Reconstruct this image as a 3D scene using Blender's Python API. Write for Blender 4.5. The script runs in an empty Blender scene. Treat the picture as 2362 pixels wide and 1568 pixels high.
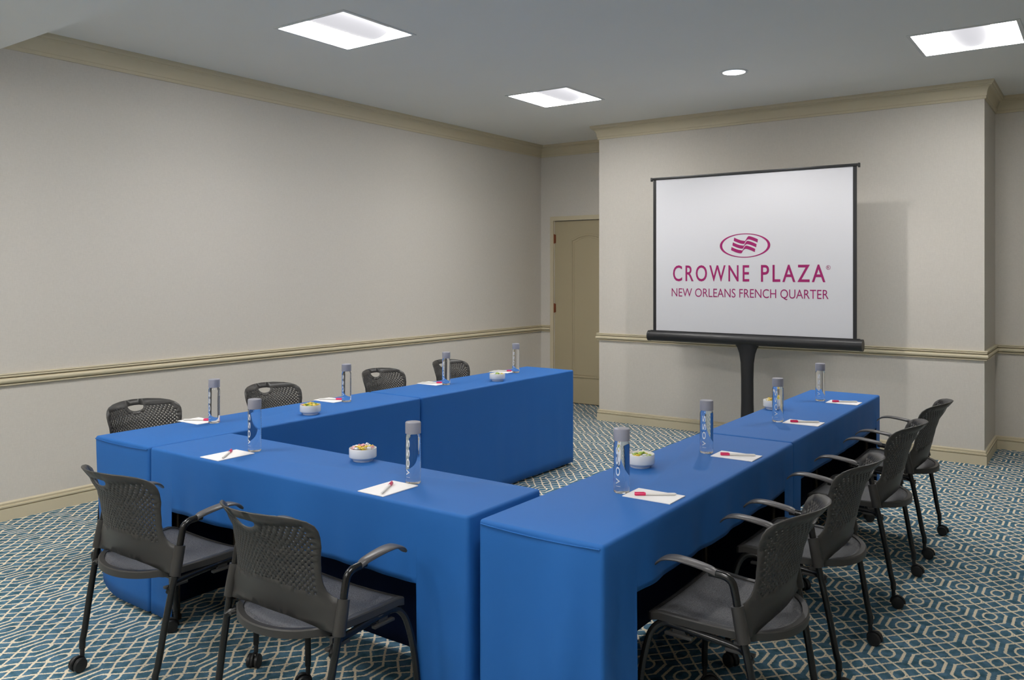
import bpy, bmesh, math, random
from mathutils import Vector, Matrix
from mathutils.geometry import delaunay_2d_cdt
PI = math.pi
random.seed(11)
S = bpy.context.scene
C = S.collection

# ---------------------------------------------------------------- camera, world, exposure
cam_d = bpy.data.cameras.new('camera')
cam_d.sensor_width = 36.0
cam_d.lens = 1916.0 / 2362.0 * 36.0
cam_d.shift_y = -154.0 / 2362.0
cam_d.clip_start = 0.05
cam = bpy.data.objects.new('camera', cam_d)
cam.location = (0, 0, 1.52)
cam.rotation_euler = (PI / 2, 0, math.radians(35.546))
C.objects.link(cam)
S.camera = cam
W = bpy.data.worlds.new('world')
S.world = W
W.use_nodes = True
W.node_tree.nodes['Background'].inputs[0].default_value = (0.5, 0.5, 0.5, 1)
W.node_tree.nodes['Background'].inputs[1].default_value = 0.05
S.view_settings.view_transform = 'Standard'
S.view_settings.look = 'None'
S.view_settings.gamma = 1.0
S.view_settings.exposure = 0.0
S.view_settings.use_curve_mapping = False
S.cycles.use_denoising = True
S.cycles.use_light_tree = False
S.cycles.max_bounces = 8
S.cycles.diffuse_bounces = 4
S.cycles.use_adaptive_sampling = True
S.cycles.adaptive_threshold = 0.06
S.cycles.sample_clamp_indirect = 4.0
PAN_LIGHT = 47.0          # radiance of the troffer pans
SPOT_LIGHT = 6.3         # tens of watts of the round downlights

# ---------------------------------------------------------------- room measures (metres)
XL, YB, YC = -5.51, 8.31, 7.53        # left wall, recess wall, projecting wall
CX0, CX1 = -4.27, -0.78               # projecting wall ends
XR, YF = 3.4, -3.2                    # right wall, wall behind the camera
ZC, ZS, YS = 3.04, 2.79, 2.143        # ceiling, soffit, soffit edge
TT = 0.75                             # table top

# ---------------------------------------------------------------- materials
def mat(name, col, rough=0.5, metal=0.0, spec=0.5, noise=0.0, nscale=40, bump=0.0, bscale=200, emit=None, estr=0, trans=0, ior=1.45, coat=0, sheen=0):
    m = bpy.data.materials.new(name)
    m.use_nodes = True
    nt = m.node_tree
    b = nt.nodes['Principled BSDF']
    b.inputs['Base Color'].default_value = (*col, 1)
    b.inputs['Roughness'].default_value = rough
    b.inputs['Metallic'].default_value = metal
    b.inputs['Specular IOR Level'].default_value = spec
    b.inputs['IOR'].default_value = ior
    b.inputs['Transmission Weight'].default_value = trans
    b.inputs['Coat Weight'].default_value = coat
    b.inputs['Sheen Weight'].default_value = sheen
    if emit:
        b.inputs['Emission Color'].default_value = (*emit, 1)
        b.inputs['Emission Strength'].default_value = estr
    if noise or bump:
        tc = nt.nodes.new('ShaderNodeTexCoord')
    if noise:
        n = nt.nodes.new('ShaderNodeTexNoise')
        n.inputs['Scale'].default_value = nscale
        n.inputs['Detail'].default_value = 4
        nt.links.new(tc.outputs['Object'], n.inputs['Vector'])
        mr = nt.nodes.new('ShaderNodeMapRange')
        mr.inputs['To Min'].default_value = 1 - noise
        mr.inputs['To Max'].default_value = 1 + noise
        nt.links.new(n.outputs['Fac'], mr.inputs['Value'])
        mx = nt.nodes.new('ShaderNodeVectorMath')
        mx.operation = 'SCALE'
        mx.inputs[0].default_value = col
        nt.links.new(mr.outputs[0], mx.inputs['Scale'])
        nt.links.new(mx.outputs[0], b.inputs['Base Color'])
    if bump:
        n = nt.nodes.new('ShaderNodeTexNoise')
        n.inputs['Scale'].default_value = bscale
        nt.links.new(tc.outputs['Object'], n.inputs['Vector'])
        bp = nt.nodes.new('ShaderNodeBump')
        bp.inputs['Strength'].default_value = bump
        bp.inputs['Distance'].default_value = 0.002
        nt.links.new(n.outputs['Fac'], bp.inputs['Height'])
        nt.links.new(bp.outputs[0], b.inputs['Normal'])
    return m

class NT:
    """small helper for long node maths"""
    def __init__(s, m):
        s.t = m.node_tree
    def v(s, op, a, b=None, c=None):
        n = s.t.nodes.new('ShaderNodeMath')
        n.operation = op
        for i, x in enumerate((a, b, c)):
            if x is None: continue
            if isinstance(x, (int, float)): n.inputs[i].default_value = x
            else: s.t.links.new(x, n.inputs[i])
        return n.outputs[0]
    def seg(s, x, y, ax, ay, bx, by):
        dx, dy = bx - ax, by - ay
        L2 = dx * dx + dy * dy
        px, py = s.v('SUBTRACT', x, ax), s.v('SUBTRACT', y, ay)
        d = s.v('ADD', s.v('MULTIPLY', px, dx / L2), s.v('MULTIPLY', py, dy / L2))
        n = s.t.nodes.new('ShaderNodeClamp')
        s.t.links.new(d, n.inputs[0])
        h = n.outputs[0]
        qx = s.v('SUBTRACT', px, s.v('MULTIPLY', h, dx))
        qy = s.v('SUBTRACT', py, s.v('MULTIPLY', h, dy))
        return s.v('SQRT', s.v('ADD', s.v('MULTIPLY', qx, qx), s.v('MULTIPLY', qy, qy)))
    def ell(s, x, y, cx, cy, rx, ry):
        px = s.v('DIVIDE', s.v('SUBTRACT', x, cx), rx)
        py = s.v('DIVIDE', s.v('SUBTRACT', y, cy), ry)
        r = s.v('SQRT', s.v('ADD', s.v('MULTIPLY', px, px), s.v('MULTIPLY', py, py)))
        return s.v('MULTIPLY', s.v('ABSOLUTE', s.v('SUBTRACT', r, 1.0)), (rx + ry) / 2)

def carpet_material():
    m = bpy.data.materials.new('woven_carpet')
    m.use_nodes = True
    t = m.node_tree
    b = t.nodes['Principled BSDF']
    N = NT(m)
    tc = t.nodes.new('ShaderNodeTexCoord')
    nz = t.nodes.new('ShaderNodeTexNoise')
    nz.inputs['Scale'].default_value = 130
    nz.inputs['Detail'].default_value = 2
    t.links.new(tc.outputs['Object'], nz.inputs['Vector'])
    sub = t.nodes.new('ShaderNodeVectorMath'); sub.operation = 'SUBTRACT'
    t.links.new(nz.outputs['Color'], sub.inputs[0]); sub.inputs[1].default_value = (.5, .5, .5)
    sc = t.nodes.new('ShaderNodeVectorMath'); sc.operation = 'SCALE'
    t.links.new(sub.outputs[0], sc.inputs[0]); sc.inputs['Scale'].default_value = 0.009
    ad = t.nodes.new('ShaderNodeVectorMath'); ad.operation = 'ADD'
    t.links.new(tc.outputs['Object'], ad.inputs[0]); t.links.new(sc.outputs[0], ad.inputs[1])
    sp = t.nodes.new('ShaderNodeSeparateXYZ')
    t.links.new(ad.outputs[0], sp.inputs[0])
    A, B = 0.1476, 0.3245
    x = N.v('PINGPONG', N.v('ADD', sp.outputs[0], 0.7118 + A * 100), A / 2)
    y = N.v('PINGPONG', N.v('ADD', sp.outputs[1], -3.902 + B * 100), B / 2)
    h, g = A / 2, B / 2
    ds = [N.v('SUBTRACT', N.ell(x, y, 0, 0, .0265, .041), .0010), N.ell(x, y, h, g, .0235, .043),
          N.v('SUBTRACT', N.seg(x, y, .058, 0, .058, .048), .0012), N.seg(x, y, .058, .048, 0, .115),
          N.seg(x, y, 0, .043, h, .113), N.seg(x, y, 0, .115, h / 2, g), N.seg(x, y, h, .115, h / 2, g)]
    d = ds[0]
    for e in ds[1:]:
        d = N.v('MINIMUM', d, e)
    mask = N.v('SUBTRACT', 1.0, N.v('SMOOTH_MIN', 1.0, N.v('MAXIMUM', 0.0, N.v('DIVIDE', N.v('SUBTRACT', d, 0.0034), 0.0022)), 0.05))
    # fuzzy two-tone pile
    n2 = t.nodes.new('ShaderNodeTexNoise'); n2.inputs['Scale'].default_value = 420; n2.inputs['Detail'].default_value = 3
    t.links.new(tc.outputs['Object'], n2.inputs['Vector'])
    n3 = t.nodes.new('ShaderNodeTexNoise'); n3.inputs['Scale'].default_value = 22; n3.inputs['Detail'].default_value = 2
    t.links.new(tc.outputs['Object'], n3.inputs['Vector'])
    cr = t.nodes.new('ShaderNodeValToRGB')
    cr.color_ramp.elements[0].position = .35; cr.color_ramp.elements[0].color = (.048, .122, .165, 1)
    cr.color_ramp.elements[1].position = .66; cr.color_ramp.elements[1].color = (.112, .225, .32, 1)
    t.links.new(n3.outputs['Fac'], cr.inputs[0])
    cream = t.nodes.new('ShaderNodeRGB'); cream.outputs[0].default_value = (.88, .77, .59, 1)
    mx = t.nodes.new('ShaderNodeMix'); mx.data_type = 'RGBA'
    t.links.new(mask, mx.inputs[0]); t.links.new(cr.outputs[0], mx.inputs[6]); t.links.new(cream.outputs[0], mx.inputs[7])
    mr = t.nodes.new('ShaderNodeMapRange'); mr.inputs['From Min'].default_value = .3; mr.inputs['From Max'].default_value = .7
    mr.inputs['To Min'].default_value = .68; mr.inputs['To Max'].default_value = 1.3
    t.links.new(n2.outputs['Fac'], mr.inputs[0])
    vm = t.nodes.new('ShaderNodeVectorMath'); vm.operation = 'SCALE'
    t.links.new(mx.outputs[2], vm.inputs[0]); t.links.new(mr.outputs[0], vm.inputs['Scale'])
    t.links.new(vm.outputs[0], b.inputs['Base Color'])
    b.inputs['Roughness'].default_value = .95
    b.inputs['Specular IOR Level'].default_value = .1
    bp = t.nodes.new('ShaderNodeBump'); bp.inputs['Strength'].default_value = .5; bp.inputs['Distance'].default_value = .004
    t.links.new(n2.outputs['Fac'], bp.inputs['Height']); t.links.new(bp.outputs[0], b.inputs['Normal'])
    return m

def linen_material():
    """wall covering with a fine crosswise weave"""
    m = bpy.data.materials.new('linen_wallcovering')
    m.use_nodes = True
    t = m.node_tree
    b = t.nodes['Principled BSDF']
    N = NT(m)
    tc = t.nodes.new('ShaderNodeTexCoord')
    outs = []
    for sc in ((50, 50, 520), (420, 420, 34)):
        mp = t.nodes.new('ShaderNodeMapping'); mp.inputs['Scale'].default_value = sc
        t.links.new(tc.outputs['Object'], mp.inputs[0])
        n = t.nodes.new('ShaderNodeTexNoise'); n.inputs['Scale'].default_value = 1; n.inputs['Detail'].default_value = 2
        t.links.new(mp.outputs[0], n.inputs['Vector'])
        outs.append(n.outputs['Fac'])
    s = N.v('ADD', outs[0], outs[1])
    mr = t.nodes.new('ShaderNodeMapRange'); mr.inputs['From Min'].default_value = .7; mr.inputs['From Max'].default_value = 1.3
    mr.inputs['To Min'].default_value = .955; mr.inputs['To Max'].default_value = 1.045
    t.links.new(s, mr.inputs[0])
    vm = t.nodes.new('ShaderNodeVectorMath'); vm.operation = 'SCALE'; vm.inputs[0].default_value = (.665, .625, .57)
    t.links.new(mr.outputs[0], vm.inputs['Scale'])
    t.links.new(vm.outputs[0], b.inputs['Base Color'])
    b.inputs['Roughness'].default_value = .75
    b.inputs['Specular IOR Level'].default_value = .25
    bp = t.nodes.new('ShaderNodeBump'); bp.inputs['Strength'].default_value = .12; bp.inputs['Distance'].default_value = .001
    t.links.new(s, bp.inputs['Height']); t.links.new(bp.outputs[0], b.inputs['Normal'])
    return m

def mesh_fabric_material():
    """woven seat mesh: small bright dots on dark ground"""
    m = bpy.data.materials.new('seat_mesh_fabric')
    m.use_nodes = True
    t = m.node_tree
    b = t.nodes['Principled BSDF']
    tc = t.nodes.new('ShaderNodeTexCoord')
    v = t.nodes.new('ShaderNodeTexNoise'); v.inputs['Scale'].default_value = 420; v.inputs['Detail'].default_value = 1
    t.links.new(tc.outputs['Object'], v.inputs['Vector'])
    cr = t.nodes.new('ShaderNodeValToRGB')
    cr.color_ramp.elements[0].position = .40; cr.color_ramp.elements[0].color = (.035, .035, .038, 1)
    cr.color_ramp.elements[1].position = .60; cr.color_ramp.elements[1].color = (.125, .125, .135, 1)
    t.links.new(v.outputs['Fac'], cr.inputs[0]); t.links.new(cr.outputs[0], b.inputs['Base Color'])
    b.inputs['Roughness'].default_value = .6
    return m

M = {}
M['carpet'] = carpet_material()
M['wall'] = linen_material()
M['trim'] = mat('beige_trim_paint', (.64, .565, .405), .45, bump=.04, bscale=60)
M['door'] = mat('beige_door_paint', (.45, .385, .255), .45)
M['ceiling'] = mat('flat_ceiling_paint', (.90, .89, .85), .9, spec=.1, noise=.015, nscale=2)
M['clothshade'] = mat('shaded_cloth_inside', (.003, .008, .030), .9, spec=.1)  # inner cloth faces; the darkness under the tables is put into this colour
M['cloth'] = mat('blue_tablecloth', (.018, .130, .425), .62, spec=.32, noise=.03, nscale=6, bump=.10, bscale=700, sheen=.0)
M['plastic'] = mat('black_shell_plastic', (.040, .038, .036), .42, noise=.05, nscale=30, bump=.03, bscale=900)
M['armpad'] = mat('grey_arm_plastic', (.095, .090, .092), .34)
M['blacksteel'] = mat('black_steel', (.008, .008, .008), .22, spec=.6)
M['caster'] = mat('caster_rubber', (.014, .014, .015), .45)
M['seatmesh'] = mesh_fabric_material()
M['tabletop'] = mat('dark_laminate', (.06, .045, .03), .4)
M['tableleg'] = mat('brown_steel_leg', (.07, .05, .035), .35, metal=.6)
M['pan'] = mat('lit_lamp_pan', (.85, .85, .85), .6, emit=(1, .985, .955), estr=PAN_LIGHT)
M['basket'] = mat('perforated_basket', (.010, .010, .011), .8, spec=.1, emit=(.96, .95, 1.0), estr=.72)
M['fixture'] = mat('white_fixture_rim', (.78, .78, .76), .5)
M['canlight'] = mat('downlight_reflector', (.75, .77, .8), .25, emit=(.75, .86, 1), estr=1.2)
M['screen'] = mat('matt_white_screen', (.63, .63, .66), .8, spec=.2)
M['screenblack'] = mat('black_screen_cloth', (.010, .010, .011), .55, bump=.1, bscale=300)
M['screencase'] = mat('black_screen_case', (.018, .018, .019), .38)
M['magenta'] = mat('magenta_print', (.30, .006, .115), .7)
M['paper'] = mat('notepad_paper', (.93, .90, .90), .7)
M['penwhite'] = mat('pen_barrel', (.86, .83, .80), .3)
M['pencap'] = mat('pen_cap', (.70, .03, .13), .3)
M['ceramic'] = mat('white_ceramic', (.88, .87, .85), .2)
M['glass'] = mat('water_glass', (1, 1, 1), .0, trans=1.0, ior=1.34)
M['cap'] = mat('grey_bottle_cap', (.30, .30, .35), .35)
M['print'] = mat('white_bottle_print', (.85, .86, .88), .5)
M['labelsilver'] = mat('silver_bottle_print', (.40, .42, .48), .35, metal=.4)
M['hinge'] = mat('copper_hinge', (.30, .10, .05), .35, metal=.7)
M['gap'] = mat('dark_gap', (.02, .018, .015), .9)
M['candyY'] = mat('yellow_wrapper', (.80, .58, .06), .3, coat=.5)
M['candyG'] = mat('green_wrapper', (.36, .50, .08), .3, coat=.5)
M['candyP'] = mat('pink_wrapper', (.78, .36, .40), .3, coat=.5)
M['candyW'] = mat('clear_white_wrapper', (.80, .80, .84), .25, coat=.5)

# ---------------------------------------------------------------- mesh helpers
def obj(name, bm, m, parent=None, smooth=False, recalc=True):
    if recalc: bmesh.ops.recalc_face_normals(bm, faces=bm.faces)
    me = bpy.data.meshes.new(name)
    bm.to_mesh(me); bm.free()
    for x in (m if isinstance(m, (list, tuple)) else [m]):
        me.materials.append(x)
    if smooth:
        for p in me.polygons: p.use_smooth = True
        if smooth != 'all':
            me.set_sharp_from_angle(angle=math.radians(38))
    o = bpy.data.objects.new(name, me)
    C.objects.link(o)
    if parent: o.parent = parent
    return o

def thing(name, label, cat, loc=(0, 0, 0), rz=0, group=None):
    o = bpy.data.objects.new(name, None)
    o.empty_display_size = .05
    C.objects.link(o)
    o.location = loc; o.rotation_euler = (0, 0, rz)
    return tag(o, label, cat, group)

def tag(o, label, cat, group=None, kind=None):
    o['label'] = label; o['category'] = cat
    if group: o['group'] = group
    if kind: o['kind'] = kind
    return o

def struct(name, bm, m, smooth=False, label=None):
    o = obj(name, bm, m, None, smooth)
    o['kind'] = 'structure'
    if label: o['label'] = label
    return o

def dup(root, loc, rz, label, group=None):
    r = root.copy(); C.objects.link(r)
    r.location = loc; r.rotation_euler = (0, 0, rz)
    r['label'] = label
    if group: r['group'] = group
    def rec(a, b):
        for ch in list(a.children):
            c = ch.copy(); C.objects.link(c); c.parent = b
            rec(ch, c)
    rec(root, r)
    return r

def box(bm, x0, x1, y0, y1, z0, z1, bev=0, seg=2):
    r = bmesh.ops.create_cube(bm, size=1)
    vs = r['verts']
    for v in vs:
        v.co = Vector(((x0 + x1) / 2 + v.co.x * (x1 - x0), (y0 + y1) / 2 + v.co.y * (y1 - y0), (z0 + z1) / 2 + v.co.z * (z1 - z0)))
    if bev:
        es = list({e for v in vs for e in v.link_edges})
        bmesh.ops.bevel(bm, geom=es, offset=bev, segments=seg, affect='EDGES', profile=.5)
    return bm

def catmull(pts, n=6):
    P = [Vector(p) for p in pts]
    P = [P[0] * 2 - P[1]] + P + [P[-1] * 2 - P[-2]]
    out = []
    for i in range(1, len(P) - 2):
        a, b, c, d = P[i - 1:i + 3]
        for k in range(n):
            t = k / n
            out.append(.5 * ((2 * b) + (c - a) * t + (2 * a - 5 * b + 4 * c - d) * t * t + (3 * b - a - 3 * c + d) * t ** 3))
    out.append(P[-2])
    return out

def tube(bm, pts, r, n=10, caps=True, flat=None):
    """tube along points; r number or list; flat=(sx, sy) squashes the section"""
    pts = [Vector(p) for p in pts]
    rings = []
    up = None
    for i, p in enumerate(pts):
        t = (pts[min(i + 1, len(pts) - 1)] - pts[max(i - 1, 0)]).normalized()
        if up is None:
            up = Vector((1, 0, 0)) if abs(t.x) < .8 else Vector((0, 1, 0))
        u = (up - t * up.dot(t)).normalized()
        w = t.cross(u)
        up = u
        rr = r[i] if isinstance(r, (list, tuple)) else r
        sx, sy = flat if flat else (1, 1)
        rings.append([bm.verts.new(p + u * math.cos(a) * rr * sx + w * math.sin(a) * rr * sy) for a in [2 * PI * k / n for k in range(n)]])
    for i in range(len(rings) - 1):
        for k in range(n):
            bm.faces.new((rings[i][k], rings[i][(k + 1) % n], rings[i + 1][(k + 1) % n], rings[i + 1][k]))
    if caps:
        bm.faces.new(rings[0][::-1]); bm.faces.new(rings[-1])
    return bm

def lathe(bm, prof, n=32, cx=0, cy=0, close=False):
    """profile [(r, z)]"""
    rings = []
    for r, z in prof:
        if r < 1e-6: rings.append([bm.verts.new((cx, cy, z))])
        else: rings.append([bm.verts.new((cx + r * math.cos(2 * PI * k / n), cy + r * math.sin(2 * PI * k / n), z)) for k in range(n)])
    for a, b in zip(rings, rings[1:]):
        for k in range(n):
            k2 = (k + 1) % n
            if len(a) == 1 and len(b) == 1: continue
            if len(a) == 1: bm.faces.new((a[0], b[k], b[k2]))
            elif len(b) == 1: bm.faces.new((a[k], b[0], a[k2]))
            else: bm.faces.new((a[k], b[k], b[k2], a[k2]))
    return bm

def sweep(bm, path, prof):
    """moulding: path [(x,y)] with the room on its right-hand side, prof [(out, z)]; mitred corners"""
    P = [Vector(p) for p in path]
    rows = []
    for i, p in enumerate(P):
        d0 = (p - P[i - 1]).normalized() if i else None
        d1 = (P[i + 1] - p).normalized() if i < len(P) - 1 else None
        if d0 is None: d0 = d1
        if d1 is None: d1 = d0
        n0, n1 = Vector((d0.y, -d0.x)), Vector((d1.y, -d1.x))
        m = (n0 + n1).normalized()
        m = m / max(.2, m.dot(n0))
        rows.append([bm.verts.new((p.x + m.x * o, p.y + m.y * o, z)) for o, z in prof])
    k = len(prof)
    for a, b in zip(rows, rows[1:]):
        for j in range(k):
            bm.faces.new((a[j], a[(j + 1) % k], b[(j + 1) % k], b[j]))
    bm.faces.new(rows[0]); bm.faces.new(rows[-1][::-1])
    return bm

def inside(p, poly):
    x, y = p; c = False
    n = len(poly)
    for i in range(n):
        x0, y0 = poly[i]; x1, y1 = poly[i - 1]
        if (y0 > y) != (y1 > y) and x < (x1 - x0) * (y - y0) / (y1 - y0) + x0: c = not c
    return c

def cdt_sheet(outline, holes, extra=()):
    """triangulate a flat sheet with holes -> verts2d, tris"""
    V, E = [], []
    for loop in [outline] + list(holes):
        s = len(V)
        V += [Vector(p) for p in loop]
        E += [(s + i, s + (i + 1) % len(loop)) for i in range(len(loop))]
    V += [Vector(p) for p in extra]
    vs, es, fs, *_ = delaunay_2d_cdt(V, E, [], 0, 1e-6)
    hb = []
    for h in holes:
        hb.append((min(p[0] for p in h), max(p[0] for p in h), min(p[1] for p in h), max(p[1] for p in h), h))
    out = []
    for f in fs:
        c = ((vs[f[0]].x + vs[f[1]].x + vs[f[2]].x) / 3, (vs[f[0]].y + vs[f[1]].y + vs[f[2]].y) / 3)
        if not inside(c, outline): continue
        if any(a < c[0] < b and d < c[1] < e and inside(c, h) for a, b, d, e, h in hb): continue
        out.append(f)
    return vs, out

# ---------------------------------------------------------------- room shell
bm = bmesh.new()
box(bm, XL - .1, XR + .1, YF - .1, YB + .1, -.06, 0)
struct('floor', bm, M['carpet'])

def wall(name, x0, x1, y0, y1, z0=0, z1=ZC + .25):
    b = bmesh.new(); box(b, x0, x1, y0, y1, z0, z1)
    return struct(name, b, M['wall'])
wall('wall_left', XL - .12, XL, YF - .12, YB + .12)
wall('wall_right', XR, XR + .12, YF - .12, YB + .12)
wall('wall_front', XL, XR, YF - .12, YF)
wall('wall_projecting', CX0, CX1, YC, YB + .12)
wall('wall_back_right', CX1, XR, YB, YB + .12)
DX0, DX1, DZ = -5.318, -4.405, 2.132        # door leaf
b = bmesh.new()
box(b, XL, DX0, YB, YB + .12, 0, ZC + .25); box(b, DX1, CX0, YB, YB + .12, 0, ZC + .25); box(b, DX0, DX1, YB, YB + .12, DZ + .01, ZC + .25)
struct('wall_back', b, M['wall'])

# lamps: hole positions in the ceiling
TROFF = [(-3.885, 3.64), (-3.872, 6.065), (-.727, 6.11)]
CANS = [(-2.284, 6.082)]
HW = .295
def circle(x, y, r, n=32): return [(x + r * math.cos(2 * PI * k / n), y + r * math.sin(2 * PI * k / n)) for k in range(n)]
rect = lambda x0, x1, y0, y1: [(x0, y0), (x1, y0), (x1, y1), (x0, y1)]
def slab_with_holes(name, x0, x1, y0, y1, z, th, holes, m):
    vs, fs = cdt_sheet(rect(x0, x1, y0, y1), holes)
    b = bmesh.new()
    V = [b.verts.new((v.x, v.y, z)) for v in vs]
    F = [b.faces.new([V[i] for i in f]) for f in fs]
    bmesh.ops.remove_doubles(b, verts=b.verts, dist=1e-6)
    r = bmesh.ops.extrude_face_region(b, geom=list(b.faces))
    for g in r['geom']:
        if isinstance(g, bmesh.types.BMVert): g.co.z += th
    return struct(name, b, m)
slab_with_holes('ceiling', XL, XR, YS, YB + .1, ZC, .02,
                [rect(x - HW, x + HW, y - HW, y + HW) for x, y in TROFF] + [circle(x, y, .085) for x, y in CANS], M['ceiling'])
TROFF2 = [(-3.885, 1.22), (-2.3, -.5), (-.727, 1.22), (-3.885, -1.5), (-.727, -1.5)]  # the off-grid middle fixture is an added fill light, out of view
slab_with_holes('ceiling_soffit', XL, XR, YF, YS, ZS, .02,
                [rect(x - HW, x + HW, y - HW, y + HW) for x, y in TROFF2], M['ceiling'])
b = bmesh.new(); box(b, XL, XR, YS - .02, YS, ZS + .02, ZC + .1); struct('ceiling_step', b, M['ceiling'])

# mouldings
def arc(cx, cz, r, a0, a1, n=6):
    return [(cx + r * math.cos(math.radians(a0 + (a1 - a0) * k / n)), cz + r * math.sin(math.radians(a0 + (a1 - a0) * k / n))) for k in range(n + 1)]
z = ZC
crown = [(0, z - .138), (.010, z - .138), (.013, z - .131), (.013, z - .118), (.018, z - .114)] + \
        [(.018 + .036 * (1 - math.cos(t)), z - .114 + .074 * math.sin(t)) for t in [PI / 2 * k / 7 for k in range(1, 8)]] + \
        [(.058, z - .036), (.058, z - .030)] + [(.058 + .012 * math.sin(t), z - .030 + .012 * (1 - math.cos(t))) for t in [PI / 2 * k / 4 for k in range(1, 5)]] + \
        [(.072, z - .014), (.072, z), (0, z)]
WALLPATH = [(XL, YF), (XL, YB), (CX0, YB), (CX0, YC), (CX1, YC), (CX1, YB), (XR, YB)]
b = bmesh.new(); sweep(b, [(XL, YS)] + WALLPATH[1:], crown); struct('trim_1', b, M['trim'], 1, 'beige crown moulding under the ceiling')
rail = [(0, .826), (.010, .826)] + arc(.012, .832, .006, -90, 70, 4) + [(.005, .839), (.005, .842)] + \
       arc(.013, .858, .0165, -72, 72, 8) + [(.005, .876), (.005, .879)] + arc(.016, .886, .007, -60, 60, 5) + [(.014, .893), (.024, .896), (.022, .903), (0, .903)]
b = bmesh.new(); sweep(b, [(XL, YF), (XL, YB), (-5.375, YB)], rail); struct('trim_2', b, M['trim'], 1, 'beige chair rail along the left wall')
b = bmesh.new(); sweep(b, [(CX0, YB), (CX0, YC), (CX1, YC), (CX1, YB), (XR, YB)], rail); struct('trim_3', b, M['trim'], 1, 'beige chair rail around the projecting wall')
base = [(0, 0), (.017, 0), (.017, .072), (.008, .073), (.008, .079), (.018, .080), (.018, .090), (.009, .092), (.009, .095), (.012, .106), (.006, .113), (0, .115)]
b = bmesh.new(); sweep(b, [(XL, YF), (XL, YB), (-5.375, YB)], base); struct('baseboard_left', b, M['trim'], 1)
b = bmesh.new(); sweep(b, [(CX0, YB), (CX0, YC), (CX1, YC), (CX1, YB), (XR, YB)], base); struct('baseboard_back', b, M['trim'], 1)

# door with arched raised moulding
b = bmesh.new()
cas = [(0, 0), (.052, 0), (.052, .010), (.040, .016), (.018, .018), (.006, .024), (0, .024)]   # (away from opening, out of wall)
def casing(b, x0, x1, z1):
    pts = [((x0, 0), (-1, 0)), ((x0, z1), (-1, 1)), ((x1, z1), (1, 1)), ((x1, 0), (1, 0))]
    rows = [[b.verts.new((p[0] + d[0] * u, YB - w, p[1] + d[1] * u)) for u, w in cas] for p, d in pts]
    k = len(cas)
    for a, c in zip(rows, rows[1:]):
        for j in range(k): b.faces.new((a[j], a[(j + 1) % k], c[(j + 1) % k], c[j]))
    b.faces.new(rows[0]); b.faces.new(rows[-1][::-1])
casing(b, DX0 - .004, DX1 + .004, DZ + .006)
struct('trim_4', b, M['trim'], 1, 'beige casing around the door')
b = bmesh.new(); box(b, DX0, DX1, YB + .008, YB + .045, .008, DZ)
door = struct('door_1', b, M['door'])
door['label'] = 'beige panelled door with arched moulding in the recess behind the tables'
b = bmesh.new()
def mould(b, pts, r=.013, closed=False): tube(b, [(x, YB + .007, z) for x, z in pts], r, 8, flat=(1, .8))
xa, xb2 = DX0 + .235, DX1 - .235
arch = [(xa, .313), (xa, 1.86)] + catmull([Vector((xa, 1.905, 0)), Vector((xa + .055, 1.925, 0)), Vector((xa + .10, 1.945, 0)), Vector(((xa + xb2) / 2, 1.965, 0)), Vector((xb2 - .10, 1.945, 0)), Vector((xb2 - .055, 1.925, 0)), Vector((xb2, 1.905, 0))], 4)
arch = [(p[0], p[1]) for p in arch] + [(xb2, 1.86), (xb2, .313), (xa, .313)]
mould(b, arch)
cxm, n_ = (xa + xb2) / 2, len(arch)
mould(b, [(cxm + (x - cxm) * .86, 1.13 + (z_ - 1.13) * .965) for x, z_ in arch], .005)
o = obj('door_moulding', b, M['door'], door, 1)
for zz in (1.927, 1.108, .25):
    b = bmesh.new(); tube(b, [(DX0 - .003, YB - .003, zz - .055), (DX0 - .003, YB - .003, zz + .055)], .008, 10)
    box(b, DX0 - .001, DX0 + .016, YB + .004, YB + .0075, zz - .05, zz + .05)
    obj('hinge', b, M['hinge'], door, 1)
b = bmesh.new(); lathe(b, [(0, 0), (.026, 0), (.026, .006), (.011, .012), (.011, .035), (.025, .045), (.028, .058), (.02, .07), (0, .074)], 20)
bmesh.ops.rotate(b, cent=(0, 0, 0), matrix=Matrix.Rotation(PI / 2, 3, 'X'), verts=b.verts)
bmesh.ops.translate(b, vec=(DX1 - .07, YB + .008, 1.0), verts=b.verts)
obj('door_knob', b, M['hinge'], door, 1)

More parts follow.
